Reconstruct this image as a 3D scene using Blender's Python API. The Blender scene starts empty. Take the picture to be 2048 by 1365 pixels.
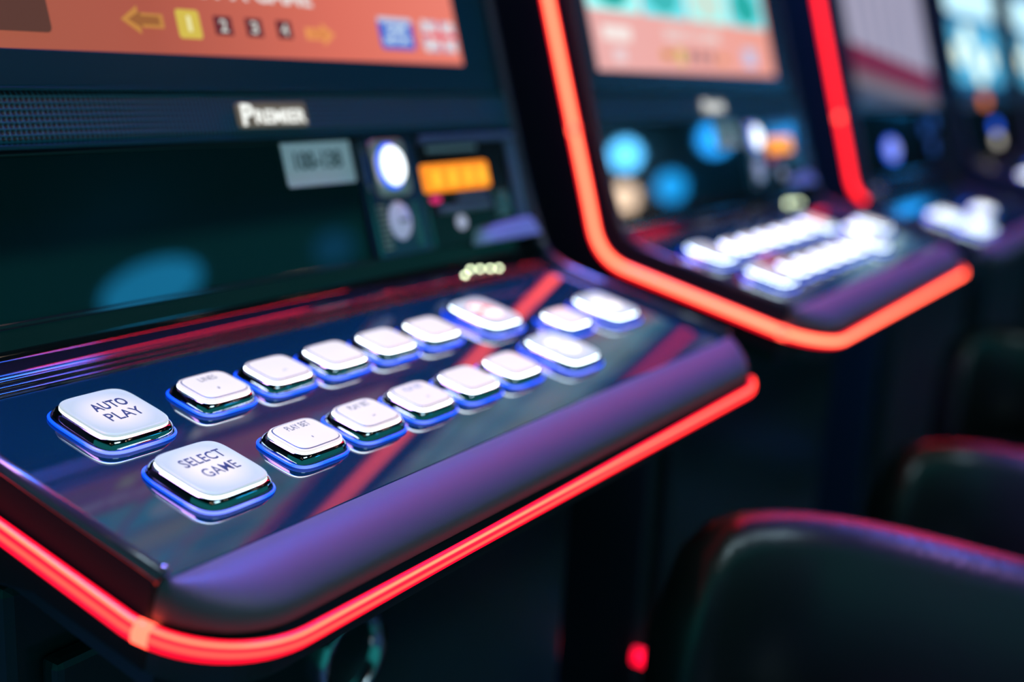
import bpy, bmesh, math, random
from mathutils import Matrix, Vector
random.seed(7)
sc = bpy.context.scene
COL = sc.collection

# ------------------------------------------------------------------ camera
cd = bpy.data.cameras.new('camera')
cam = bpy.data.objects.new('camera', cd)
COL.objects.link(cam)
cam.matrix_world = Matrix(((0.541906, 0.171800, -0.822692, -0.396476),
                           (-0.838592, 0.175392, -0.515753, -0.360510),
                           (0.055687, 0.969393, 0.239116, 0.981598),
                           (0, 0, 0, 1)))
cd.sensor_width = 36.0
cd.lens = 41.31
cd.clip_start = 0.02
cd.dof.use_dof = True
cd.dof.focus_distance = 0.535
cd.dof.aperture_fstop = 2.9
sc.camera = cam

# ------------------------------------------------------------------ world, exposure
w = bpy.data.worlds.new('dim_casino_air')
sc.world = w
w.use_nodes = True
w.node_tree.nodes['Background'].inputs[0].default_value = (0.014, 0.22, 0.215, 1)
w.node_tree.nodes['Background'].inputs[1].default_value = 1.0
sc.view_settings.view_transform = 'Standard'
sc.view_settings.look = 'None'
sc.view_settings.exposure = 0.0
sc.view_settings.gamma = 1.0
sc.view_settings.use_curve_mapping = False
sc.cycles.use_denoising = True
sc.cycles.max_bounces = 6
sc.cycles.sample_clamp_indirect = 6.0
sc.cycles.caustics_reflective = False
sc.cycles.caustics_refractive = False

# ------------------------------------------------------------------ frames
ALPHA = math.radians(12.0)          # the button deck slopes towards the player
CA, SA = math.cos(ALPHA), math.sin(ALPHA)
HD = 0.80                           # height of the deck frame origin
RX = Matrix.Rotation(ALPHA, 4, 'X')
DZ = -0.0066                        # deck surface in the deck frame
EY, EZ = 0.490, 0.872               # panel direction (back and up), deck frame
NY, NZ = -0.872, 0.490              # panel normal, towards the player
GY, GZ = 0.1393, 0.0123             # lower edge of the glass panel
MX = 0.1425                         # centre line of a machine


def W(x, y, z):                     # deck frame -> machine local frame
    return (x, CA * y - SA * z, SA * y + CA * z + HD)


def PY(u, d=0.0):
    u *= 1.0794
    return (GY + u * EY + d * NY, GZ + u * EZ + d * NZ)


def P(x, u, d=0.0):                 # panel frame -> machine local frame
    y, z = PY(u, d)
    return W(x, y, z)


# ------------------------------------------------------------------ materials
MATS = {}


def mat(name, base=(0.02, 0.02, 0.02), rough=0.5, metal=0.0, emit=None, es=0.0, coat=0.0, ior=1.5, trans=0.0,
        coat_rough=0.03, alpha=1.0):
    if name in MATS:
        return MATS[name]
    m = bpy.data.materials.new(name)
    m.use_nodes = True
    b = m.node_tree.nodes['Principled BSDF']
    b.inputs['Base Color'].default_value = (*base, 1)
    b.inputs['Roughness'].default_value = rough
    b.inputs['Metallic'].default_value = metal
    b.inputs['IOR'].default_value = ior
    b.inputs['Coat Weight'].default_value = coat
    b.inputs['Coat Roughness'].default_value = coat_rough
    b.inputs['Transmission Weight'].default_value = trans
    if emit:
        b.inputs['Emission Color'].default_value = (*emit, 1)
        b.inputs['Emission Strength'].default_value = es
    MATS[name] = m
    return m


def nodes(m):
    return m.node_tree.nodes, m.node_tree.links, m.node_tree.nodes['Principled BSDF']


def ramp(nt, stops, interp='LINEAR'):
    r = nt.nodes.new('ShaderNodeValToRGB')
    r.color_ramp.interpolation = interp
    e = r.color_ramp.elements
    while len(e) < len(stops):
        e.new(0.5)
    for i, (p, c) in enumerate(stops):
        e[i].position = p
        e[i].color = (*c, 1)
    return r


def add_noise_bump(m, scale, strength, dist=0.001, detail=4):
    n, l, b = nodes(m)
    t = n.new('ShaderNodeTexCoord')
    z = n.new('ShaderNodeTexNoise')
    z.inputs['Scale'].default_value = scale
    z.inputs['Detail'].default_value = detail
    k = n.new('ShaderNodeBump')
    k.inputs['Strength'].default_value = strength
    k.inputs['Distance'].default_value = dist
    l.new(t.outputs['Object'], z.inputs['Vector'])
    l.new(z.outputs[0], k.inputs['Height'])
    l.new(k.outputs[0], b.inputs['Normal'])
    return z


M_BODY = mat('black_cabinet_lacquer', (0.012, 0.032, 0.036), 0.3)
M_SIDE = mat('black_side_panel', (0.016, 0.024, 0.028), 0.55)
M_SIDE.node_tree.nodes['Principled BSDF'].inputs['Specular IOR Level'].default_value = 0.1
M_TRIM = mat('dark_edge_trim', (0.05, 0.045, 0.06), 0.22, coat=0.6)
M_DECK = mat('black_glass_deck', (0.003, 0.040, 0.055), 0.03, ior=1.65)
M_LEDGE = mat('black_gloss_moulding', (0.012, 0.014, 0.018), 0.07, ior=1.55)
M_GLASS = mat('black_panel_glass', (0.003, 0.020, 0.022), 0.025, ior=1.5)
M_ARM = mat('satin_dark_armrest', (0.095, 0.09, 0.115), 0.48, ior=1.5)
add_noise_bump(M_ARM, 1800, 0.25, 0.0004)
M_BEZEL = mat('screen_surround_black', (0.003, 0.045, 0.068), 0.26)
M_CHROME = mat('button_chrome', (0.32, 0.36, 0.40), 0.06, metal=1.0)
M_STEEL = mat('polished_steel', (0.62, 0.64, 0.66), 0.16, metal=1.0)
M_COPPER = mat('warm_chrome', (0.85, 0.66, 0.52), 0.38, metal=1.0)
M_INK = mat('dark_print', (0.02, 0.07, 0.08), 0.6)
M_INKSOFT = mat('faded_print', (0.12, 0.3, 0.34), 0.6)
M_STICK = mat('white_sticker', (0.93, 0.95, 0.97), 0.55, emit=(0.62, 0.74, 0.84), es=0.0)
M_LEATHER = mat('black_leather', (0.014, 0.022, 0.022), 0.33, coat=0.35, coat_rough=0.25)
add_noise_bump(M_LEATHER, 260, 0.3, 0.002)
M_GREYPRINT = mat('grey_print', (0.25, 0.36, 0.4), 0.5)
M_CLEAR = mat('smoked_clear_plastic', (0.03, 0.06, 0.12), 0.1, ior=1.5, coat=0.5)

# perforated loudspeaker grille: fine holes, too small to be built singly
M_GRILLE = mat('speaker_mesh', (0.015, 0.03, 0.035), 0.4)
n, l, b = nodes(M_GRILLE)
tc = n.new('ShaderNodeTexCoord')
vo = n.new('ShaderNodeTexVoronoi')
vo.inputs['Scale'].default_value = 330
vo.inputs['Randomness'].default_value = 0.0
l.new(tc.outputs['UV'], vo.inputs['Vector'])
rp = ramp(M_GRILLE.node_tree, [(0.0, (0.002, 0.004, 0.005)), (0.32, (0.002, 0.004, 0.005)), (0.42, (0.004, 0.100, 0.150))])
l.new(vo.outputs['Distance'], rp.inputs[0])
l.new(rp.outputs[0], b.inputs['Base Color'])
bp_ = n.new('ShaderNodeBump')
bp_.inputs['Strength'].default_value = 0.6
bp_.inputs['Distance'].default_value = 0.001
l.new(vo.outputs['Distance'], bp_.inputs['Height'])
l.new(bp_.outputs[0], b.inputs['Normal'])


def emissive(name, col, s, base=(0.02, 0.02, 0.02), rough=0.4):
    return mat(name, base, rough, emit=col, es=s)


# neon-flex tube: UV.x is the angle around the section, brighter along the LED line
def neon_material(name, stops, strength):
    m = mat(name, (0.25, 0.01, 0.015), 0.3, emit=(1, 0, 0), es=1.0)
    n, l, b = nodes(m)
    t = n.new('ShaderNodeUVMap')
    s = n.new('ShaderNodeSeparateXYZ')
    l.new(t.outputs[0], s.inputs[0])
    r = ramp(m.node_tree, stops)
    l.new(s.outputs['X'], r.inputs[0])
    l.new(r.outputs[0], b.inputs['Emission Color'])
    b.inputs['Emission Strength'].default_value = strength
    return m


N0, NE, NM, NS, NC, NP = (0.0, 0.0, 0.0), (0.22, 0.0002, 0.0045), (0.36, 0.0008, 0.006), (0.60, 0.020, 0.013), (0.80, 0.055, 0.026), (0.90, 0.085, 0.042)
M_NEON = neon_material('red_neon_tube', [(0.0, N0), (0.17, N0), (0.19, NE), (0.45, NE), (0.48, NM), (0.515, NS), (0.545, NS), (0.58, NM), (0.625, NM), (0.658, NC), (0.680, NC), (0.72, NM), (0.79, NE), (0.825, NE), (0.84, N0)], 8.0)
M_NEON2 = neon_material('hot_red_neon_tube', [(0.0, N0), (0.17, N0), (0.19, NE), (0.40, NE), (0.44, NM), (0.49, NP), (0.66, NP), (0.71, NM), (0.77, NE), (0.825, NE), (0.84, N0)], 8.0)
M_NEON3 = neon_material('deep_red_neon_tube', [(0.0, N0), (0.17, N0), (0.19, NE), (0.46, NE), (0.50, NM), (0.52, NS), (0.56, NS), (0.60, NM), (0.66, NE), (0.825, NE), (0.84, N0)], 8.0)
M_NEONC = emissive('neon_coupling', (1.0, 0.07, 0.04), 5.5)
M_RED = emissive('red_indicator', (1.0, 0.002, 0.03), 2.4)


# button caps: lit from below, the lamp is brightest in the middle of the big caps
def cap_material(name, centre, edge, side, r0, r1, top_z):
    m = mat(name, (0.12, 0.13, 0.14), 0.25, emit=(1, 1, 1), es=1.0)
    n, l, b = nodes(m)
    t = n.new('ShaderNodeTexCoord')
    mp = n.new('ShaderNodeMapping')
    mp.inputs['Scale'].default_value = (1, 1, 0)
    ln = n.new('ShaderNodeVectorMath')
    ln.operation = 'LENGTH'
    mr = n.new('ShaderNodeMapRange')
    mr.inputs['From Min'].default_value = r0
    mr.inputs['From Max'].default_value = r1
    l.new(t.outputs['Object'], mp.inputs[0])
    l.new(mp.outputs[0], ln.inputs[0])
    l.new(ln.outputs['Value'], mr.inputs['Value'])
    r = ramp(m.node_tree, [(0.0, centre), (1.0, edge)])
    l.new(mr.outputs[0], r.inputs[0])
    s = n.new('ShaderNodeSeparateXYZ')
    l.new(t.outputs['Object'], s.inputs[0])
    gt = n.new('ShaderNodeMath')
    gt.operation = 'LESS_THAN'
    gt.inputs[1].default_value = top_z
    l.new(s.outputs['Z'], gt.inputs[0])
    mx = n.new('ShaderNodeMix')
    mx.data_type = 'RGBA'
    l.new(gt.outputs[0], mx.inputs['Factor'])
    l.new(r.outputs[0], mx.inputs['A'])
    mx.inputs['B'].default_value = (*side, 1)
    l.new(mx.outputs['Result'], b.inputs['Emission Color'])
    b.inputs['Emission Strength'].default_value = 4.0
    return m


M_CAP = cap_material('lit_white_cap', (0.222, 0.211, 0.204), (0.222, 0.211, 0.204), (2.4, 2.8, 3.0), 0.0, 0.02, 0.0066)
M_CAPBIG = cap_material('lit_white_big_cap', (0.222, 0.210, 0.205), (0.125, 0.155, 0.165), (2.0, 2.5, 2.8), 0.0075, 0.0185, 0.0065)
M_CAPLINE = mat('cap_groove', (0.02, 0.12, 0.16), 0.4)
M_GLOW = emissive('lamp_glow_white', (1.0, 0.96, 0.93), 1.6)
M_GLOWRED = emissive('lamp_glow_red', (1.0, 0.16, 0.14), 1.0)

M_RING = mat('blue_light_ring', (0.02, 0.05, 0.3), 0.15, emit=(0.0, 0.10, 1.0), es=1.0)
n, l, b = nodes(M_RING)
t = n.new('ShaderNodeTexCoord')
sx = n.new('ShaderNodeSeparateXYZ')
l.new(t.outputs['Object'], sx.inputs[0])
ad = n.new('ShaderNodeMath')
ad.operation = 'MULTIPLY_ADD'            # lavender highlight on the front-left edge is painted into the emission
ad.inputs[1].default_value = 0.45
l.new(sx.outputs['X'], ad.inputs[0])
l.new(sx.outputs['Y'], ad.inputs[2])
mr = n.new('ShaderNodeMapRange')
mr.inputs['From Min'].default_value = -0.024
mr.inputs['From Max'].default_value = 0.0
l.new(ad.outputs[0], mr.inputs['Value'])
rp = ramp(M_RING.node_tree, [(0.0, (0.15, 0.21, 1.0)), (0.22, (0.01, 0.10, 1.0)), (1.0, (0.0, 0.065, 0.95))])
l.new(mr.outputs[0], rp.inputs[0])
l.new(rp.outputs[0], b.inputs['Emission Color'])
b.inputs['Emission Strength'].default_value = 2.0


# ------------------------------------------------------------------ mesh helpers
def new_obj(name, me, m=None, parent=None, mw=None):
    o = bpy.data.objects.new(name, me)
    COL.objects.link(o)
    if m is not None and not me.materials:
        me.materials.append(m)
    if parent is not None:
        o.parent = parent
    if mw is not None:
        o.matrix_local = mw
    return o


def mesh(name, verts, faces, smooth=False, uvs=None):
    me = bpy.data.meshes.new(name)
    me.from_pydata(verts, [], faces)
    bm = bmesh.new()
    bm.from_mesh(me)
    if uvs is not None:
        lay = bm.loops.layers.uv.new('UVMap')
        bm.verts.ensure_lookup_table()
        for f in bm.faces:
            for lp in f.loops:
                lp[lay].uv = uvs[lp.vert.index]
    bmesh.ops.recalc_face_normals(bm, faces=bm.faces)
    bm.to_mesh(me)
    bm.free()
    if smooth:
        me.polygons.foreach_set('use_smooth', [True] * len(me.polygons))
    me.update()
    return me


def bevelled(me, width, seg=2):
    bm = bmesh.new()
    bm.from_mesh(me)
    bmesh.ops.remove_doubles(bm, verts=bm.verts, dist=1e-6)
    ed = [e for e in bm.edges if len(e.link_faces) == 2 and e.calc_face_angle(0) > 0.5]
    bmesh.ops.bevel(bm, geom=ed, offset=width, segments=seg, affect='EDGES', profile=0.6)
    bm.to_mesh(me)
    bm.free()
    return me


def hexa(c, bev=0.0, seg=2, name='box'):
    """eight corners: bottom four then top four"""
    me = mesh(name, c, [(0, 1, 2, 3), (4, 5, 6, 7), (0, 1, 5, 4), (1, 2, 6, 5), (2, 3, 7, 6), (3, 0, 4, 7)])
    return bevelled(me, bev, seg) if bev else me


def dbox(x0, x1, y0, y1, z0, z1, bev=0.0, f=W):     # box in the deck frame
    return hexa([f(x0, y0, z0), f(x1, y0, z0), f(x1, y1, z0), f(x0, y1, z0),
                 f(x0, y0, z1), f(x1, y0, z1), f(x1, y1, z1), f(x0, y1, z1)], bev)


def pbox(x0, x1, u0, u1, d0, d1, bev=0.0):          # box in the panel frame
    return dbox(x0, x1, u0, u1, d0, d1, bev, P)


def wbox(x0, x1, y0, y1, z0, z1, bev=0.0):
    return dbox(x0, x1, y0, y1, z0, z1, bev, lambda a, b_, c: (a, b_, c))


def extrude_poly(pts3, off):
    """closed polygon of 3D points extruded by vector off"""
    k = len(pts3)
    v = list(pts3) + [tuple(p[i] + off[i] for i in range(3)) for p in pts3]
    f = [tuple(range(k)), tuple(range(k, 2 * k))] + [(i, (i + 1) % k, k + (i + 1) % k, k + i) for i in range(k)]
    return mesh('poly', v, f)


def loft(rings, cap0=False, cap1=True, smooth=True):
    k = len(rings[0])
    v = [p for r in rings for p in r]
    f = []
    for j in range(len(rings) - 1):
        for i in range(k):
            a, b_ = j * k + i, j * k + (i + 1) % k
            f.append((a, b_, b_ + k, a + k))
    if cap0:
        f.append(tuple(range(k)))
    if cap1:
        f.append(tuple(range((len(rings) - 1) * k, len(rings) * k)))
    return mesh('loft', v, f, smooth)


def sup(a, b_, e=4.5, k=48, z=0.0):
    out = []
    for i in range(k):
        t_ = 2 * math.pi * (i + 0.5) / k
        c, s = math.cos(t_), math.sin(t_)
        out.append((a * math.copysign(abs(c) ** (2 / e), c), b_ * math.copysign(abs(s) ** (2 / e), s), z))
    return out


def tube(path, radius, seg=12, ru=None, closed=False, updir=None, smooth=True, caps=True):
    """sweep a circle; each path entry (point, outward, up)"""
    v, uv, f = [], [], []
    L = len(path)
    for j, (p, o, u) in enumerate(path):
        for i in range(seg + 1):
            a = -math.pi + 2 * math.pi * i / seg
            q = Vector(p) + radius * math.cos(a) * Vector(o) + (ru or radius) * math.sin(a) * Vector(u)
            v.append(tuple(q))
            uv.append((i / seg, j / max(1, L - 1)))
    for j in range(L - 1):
        for i in range(seg):
            a = j * (seg + 1) + i
            f.append((a, a + 1, a + seg + 2, a + seg + 1))
    if caps:
        f.append(tuple(range(seg)))
        f.append(tuple((L - 1) * (seg + 1) + i for i in range(seg)))
    return mesh('tube', v, f, smooth, uv)


TXT = {}


def text2d(s, bold=0.0, spacing=1.0):
    """flat text outline as 2D verts and faces, cap height 1, centred on x"""
    key = (s, bold, spacing)
    if key in TXT:
        return TXT[key]
    cu = bpy.data.curves.new('txt', 'FONT')
    cu.body = s
    cu.size = 1.0
    cu.offset = bold
    cu.space_character = spacing
    cu.resolution_u = 3
    ob = bpy.data.objects.new('txt', cu)
    COL.objects.link(ob)
    dg = bpy.context.evaluated_depsgraph_get()
    dg.update()
    me = ob.evaluated_get(dg).to_mesh()
    vs = [(p.co.x, p.co.y) for p in me.vertices]
    fs = [tuple(p.vertices) for p in me.polygons]
    ob.evaluated_get(dg).to_mesh_clear()
    bpy.data.objects.remove(ob)
    bpy.data.curves.remove(cu)
    x0, x1 = min(p[0] for p in vs), max(p[0] for p in vs)
    y0, y1 = min(p[1] for p in vs), max(p[1] for p in vs)
    vs = [((p[0] - (x0 + x1) / 2) / (y1 - y0), (p[1] - y0) / (y1 - y0)) for p in vs]
    TXT[key] = (vs, fs, (x1 - x0) / (y1 - y0))
    return TXT[key]


def text_mesh(s, width, height, f, bold=0.0, spacing=1.0, shear=0.0):
    vs, fs, asp = text2d(s, bold, spacing)
    return mesh('text', [f(p[0] / asp * width + shear * p[1], p[1] * height) for p in vs], fs)


def flat(pts, f):                     # flat polygon print
    return mesh('print', [f(*p) for p in pts], [tuple(range(len(pts)))])


def rrect(x0, x1, y0, y1, r, k=5):
    out = []
    for cx, cy, a0 in ((x1 - r, y1 - r, 0), (x0 + r, y1 - r, 90), (x0 + r, y0 + r, 180), (x1 - r, y0 + r, 270)):
        for i in range(k + 1):
            a = math.radians(a0 + 90 * i / k)
            out.append((cx + r * math.cos(a), cy + r * math.sin(a)))
    return out


def ellipse(cx, cy, rx, ry, k=28):
    return [(cx + rx * math.cos(2 * math.pi * i / k), cy + ry * math.sin(2 * math.pi * i / k)) for i in range(k)]


def slab(pts, f0, d0, d1, bev=0.0):
    """2D outline on the panel, extruded from depth d0 to d1"""
    k = len(pts)
    v = [P(p[0], p[1], d0) for p in pts] + [P(p[0], p[1], d1) for p in pts]
    f = [tuple(range(k)), tuple(range(k, 2 * k))] + [(i, (i + 1) % k, k + (i + 1) % k, k + i) for i in range(k)]
    me = mesh('slab', v, f)
    return bevelled(me, bev) if bev else me


def dome(pts_fn, d0, d1, steps=5):
    """panel dome: pts_fn(scale) -> outline"""
    rings = []
    for j in range(steps + 1):
        a = j / steps * math.pi / 2 * 0.97
        rings.append([P(p[0], p[1], d0 + (d1 - d0) * math.sin(a)) for p in pts_fn(math.cos(a))])
    return loft(rings)


CACHE = {}


def C(key, fn):
    if key not in CACHE:
        CACHE[key] = fn()
    return CACHE[key]


# ------------------------------------------------------------------ setting
def structure(name, me, m):
    o = new_obj(name, me, m)
    o['kind'] = 'structure'
    return o


M_FLOOR = mat('dark_carpet', (0.03, 0.12, 0.11), 0.9)
z_ = add_noise_bump(M_FLOOR, 300, 0.6, 0.004)
M_WALL = mat('dark_wall_paint', (0.012, 0.016, 0.018), 0.7)
M_CEIL = mat('dark_ceiling_paint', (0.015, 0.018, 0.02), 0.8)
structure('floor', wbox(-2.5, 8.0, -4.2, 1.2, -0.05, 0.0), M_FLOOR)
structure('wall_right', wbox(8.0, 8.1, -4.2, 1.3, -0.05, 2.75), M_WALL)
structure('wall_back', wbox(-2.5, 8.0, 1.2, 1.3, -0.05, 2.75), M_WALL)
structure('ceiling', wbox(-2.5, 8.0, -4.2, 1.2, 2.65, 2.75), M_CEIL)


# lamps of the hall; the red strip and the pendants are added
def lamp_panel(name, label, x, y, sx_, sy_, col, strength):
    r = bpy.data.objects.new(name, None)
    COL.objects.link(r)
    r.location = (x, y, 2.65)
    r['label'], r['category'], r['group'] = label, 'ceiling lamp', 'coloured lamps on the ceiling'
    new_obj('housing', wbox(-sx_ / 2 - 0.03, sx_ / 2 + 0.03, -sy_ / 2 - 0.03, sy_ / 2 + 0.03, -0.05, 0.0, 0.006), M_BODY, r)
    new_obj('diffuser', wbox(-sx_ / 2, sx_ / 2, -sy_ / 2, sy_ / 2, -0.058, -0.0505, 0.002), emissive(name + '_light', col, strength), r)
    return r


lamp_panel('magenta_ceiling_lamp', 'magenta glowing lamp panel on the dark ceiling above the orange-screen machine', -0.15, 0.76, 0.8, 0.74, (0.70, 0.34, 1.0), 30.0)
lamp_panel('blue_ceiling_lamp', 'blue glowing lamp panel on the dark ceiling above the pink-screen machine', 0.85, 0.76, 0.9, 0.74, (0.03, 0.16, 1.0), 62.0)
lamp_panel('white_ceiling_lamp', 'cool white glowing lamp panel on the dark ceiling over the aisle', 0.2, -1.8, 0.9, 0.5, (0.62, 0.90, 1.0), 10.0)


def added_strip_lamp():
    r = bpy.data.objects.new('red_strip_lamp', None)
    COL.objects.link(r)
    r.location = (2.7, 0.36, 2.65)  # unseen lamp added so the ledge ridges catch red streaks
    r['label'], r['category'] = 'long thin red neon strip lamp running along the dark ceiling', 'ceiling lamp'
    new_obj('housing', wbox(-1.6, 1.6, -0.05, 0.05, -0.05, 0.0, 0.005), M_BODY, r)
    path = [((x, 0, -0.068), (0, -1, 0), (0, 0, 1)) for x in (-1.58, 0.0, 1.58)]
    new_obj('tube', tube(path, 0.024, 12), emissive('red_strip', (1.0, 0.012, 0.05), 55.0), r)


def pendant(x, y, z, sx_, sz_, key, col, st, label):
    r = bpy.data.objects.new('pendant_lamp', None)
    COL.objects.link(r)
    r.location = (x, y, 2.65)  # unseen lamps, added and shaped for reflections in the panel glass
    r['label'], r['category'], r['group'] = label, 'pendant lamp', 'pendant lamps over the aisle'
    k = 24
    h = z - 2.65
    new_obj('cord', loft([[(0.006 * math.cos(2 * math.pi * i / 8), 0.006 * math.sin(2 * math.pi * i / 8), q) for i in range(8)] for q in (0.0, h + sz_)], True, True), M_BODY, r)
    new_obj('shade', loft([[(sx_ * math.sin(math.pi * j / 12) * math.cos(2 * math.pi * i / k), sx_ * math.sin(math.pi * j / 12) * math.sin(2 * math.pi * i / k), h - sz_ * math.cos(math.pi * j / 12)) for i in range(k)] for j in range(1, 12)], True, True), emissive('pendant_' + key, col, st), r)


def downlight(x, y):
    r = bpy.data.objects.new('downlight', None)
    COL.objects.link(r)
    r.location = (x, y, 2.65)
    r['label'], r['category'], r['group'] = 'small round warm white downlight in the dark ceiling', 'ceiling lamp', 'warm downlights'
    k = 20
    me = C('dl_trim', lambda: loft([[(q * math.cos(2 * math.pi * i / k), q * math.sin(2 * math.pi * i / k), z) for i in range(k)] for q, z in ((0.055, 0.0), (0.055, -0.012), (0.042, -0.014), (0.04, -0.004))], False, False))
    new_obj('trim_ring', me, M_STEEL, r)
    me = C('dl_bulb', lambda: loft([[(q * math.cos(2 * math.pi * i / k), q * math.sin(2 * math.pi * i / k), z) for i in range(k)] for q, z in ((0.04, -0.004), (0.03, -0.009), (0.012, -0.011))], False, True))
    new_obj('bulb', me, emissive('warm_bulb', (1.0, 0.72, 0.5), 30.0), r)


for x in (-1.0, 1.4, 2.6):
    for y in (-2.2, -1.4):
        downlight(x, y)


def wall_lamp(y, z, col, label):
    r = bpy.data.objects.new('wall_lamp', None)
    COL.objects.link(r)
    r.location = (8.0, y, z)
    r['label'], r['category'], r['group'] = label, 'wall lamp', 'round lamps on the end wall'
    k = 24
    ringp = lambda q, x: [(x, q * math.cos(2 * math.pi * i / k), q * math.sin(2 * math.pi * i / k)) for i in range(k)]
    new_obj('mount', C('wl_m', lambda: loft([ringp(0.08, 0.0), ringp(0.08, -0.03), ringp(0.05, -0.035)])), M_STEEL, r)
    new_obj('globe', C('wl_g' + col[0], lambda: loft([ringp(0.11 * math.sin(math.pi * j / 12), -0.14 + 0.11 * math.cos(math.pi * j / 12)) for j in range(1, 12)], True, True)), emissive('globe_' + col[0], col[1], col[2]), r)


for y, z, c_ in ((-1.25, 1.80, 0), (-2.06, 2.00, 0), (-2.57, 2.22, 0), (-3.06, 2.08, 1), (-3.28, 2.48, 2), (-3.46, 2.20, 3)):
    wall_lamp(y, z, (('blue', (0.02, 0.36, 1.0), 16.0), ('deep_blue', (0.01, 0.30, 0.75), 13.0), ('sky', (0.10, 0.50, 0.95), 30.0), ('cream', (1.0, 0.72, 0.5), 14.0))[c_],
              ('round plain blue globe lamp on the end wall', 'round deep blue globe lamp beside the cream one on the end wall', 'brightest sky-blue globe lamp on the end wall', 'round cream globe lamp among blue ones on the end wall')[c_])
added_strip_lamp()
pendant(3.54, -3.9, 2.27, 0.26, 0.11, 'cyan', (0.02, 0.42, 0.85), 7.0, 'wide cyan pendant lamp hanging over the aisle')
pendant(4.95, -3.9, 2.33, 0.12, 0.10, 'blue', (0.02, 0.25, 0.55), 2.2, 'small round blue pendant lamp hanging over the aisle')


# ------------------------------------------------------------------ machine: swept body parts
PROFILE = [(-0.046, -0.0045), (0.070, -0.0045), (0.095, -0.0044), (0.107, -0.0030), (0.117, 0.0000), (0.1275, 0.0085), (0.1442, 0.0325)]
# front edge line of the side panels, deck frame (y, z)
for u in (0.055, 0.08, 0.11, 0.2, 0.3, 0.42, 0.6, 0.88):
    y, z = PY(u, 0.004)
    PROFILE.append((y, z))


def side_panel_mesh(x0, x1, drop):
    pr_ = [(y, z + (drop if y < 0.10 else drop * max(0, (0.15 - y) / 0.05))) for y, z in PROFILE]
    back = [(0.66, 0.80), (0.62, -0.12), (0.25, -0.12), (0.10, -0.075 + drop), (0.02, -0.048 + drop), (-0.046, -0.046 + drop)]
    pts = [W(x0, y, z) for y, z in pr_ + back]
    me = extrude_poly(pts, (x1 - x0, 0, 0))
    return bevelled(me, 0.0016, 2)


def outline_front(R=0.043, k=10, xl=-0.128, xr=0.413, yf=-0.080, ys=-0.046):
    pts = [(xl, ys)]
    cy = yf + R
    a_start = math.asin(min(1, max(0, (cy - ys) / R)))
    for i in range(k + 1):
        a = a_start + (math.pi / 2 - a_start) * i / k
        pts.append((xl + R - R * math.cos(a), cy - R * math.sin(a)))
    return pts + [(xl + R + (xr - xl - 2 * R) * i / 12, yf) for i in range(1, 12)] + [(xl + xr - p[0], p[1]) for p in reversed(pts)]


def armrest_mesh(drop):
    out = outline_front()[1:-1]
    T = [0, 0.12, 0.3, 0.5, 0.68, 0.82, 0.92, 0.98, 1.0]
    rows = []
    for (x, y) in out:
        xi = min(max(x, -0.122), 0.407)
        row = []
        for t_ in T:
            z = DZ + 0.0022 * math.sin(min(1, t_ / 0.3) * math.pi / 2) - 0.0145 * (1 - math.sqrt(max(0, 1 - t_ ** 2.6)))
            row.append((xi + (x - xi) * t_, -0.046 + (y + 0.046) * t_, z + drop))
        row.append((x, y, -0.0205 + drop))
        row.append((x + (xi - x) * 0.1, y + (-0.046 - y) * 0.08, -0.0215 + drop))
        row.append((xi, -0.046, -0.0215 + drop))
        rows.append(row)
    k = len(rows[0])
    v = [W(*p) for r in rows for p in r]
    f = []
    for j in range(len(rows) - 1):
        for i in range(k - 1):
            a = j * k + i
            f.append((a, a + 1, a + k + 1, a + k))
    f.append(tuple(range(k)))
    f.append(tuple((len(rows) - 1) * k + i for i in range(k)))
    me = mesh('armrest', v, f, True)
    me.set_sharp_from_angle(angle=math.radians(50))
    return me


def skirt_mesh(drop):                     # body band behind and below the neon at the front
    out = outline_front()[1:-1]
    v, f = [], []
    for (x, y) in out:
        xi = min(max(x, -0.122), 0.407)
        for q, z in ((0.94, -0.0215), (0.94, -0.046), (0.0, -0.050)):
            v.append(W(xi + (x - xi) * q, -0.046 + (y + 0.046) * q, z + drop))
    for j in range(len(out) - 1):
        for i in range(2):
            a = j * 3 + i
            f.append((a, a + 1, a + 4, a + 3))
    return mesh('skirt', v, f)


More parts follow.
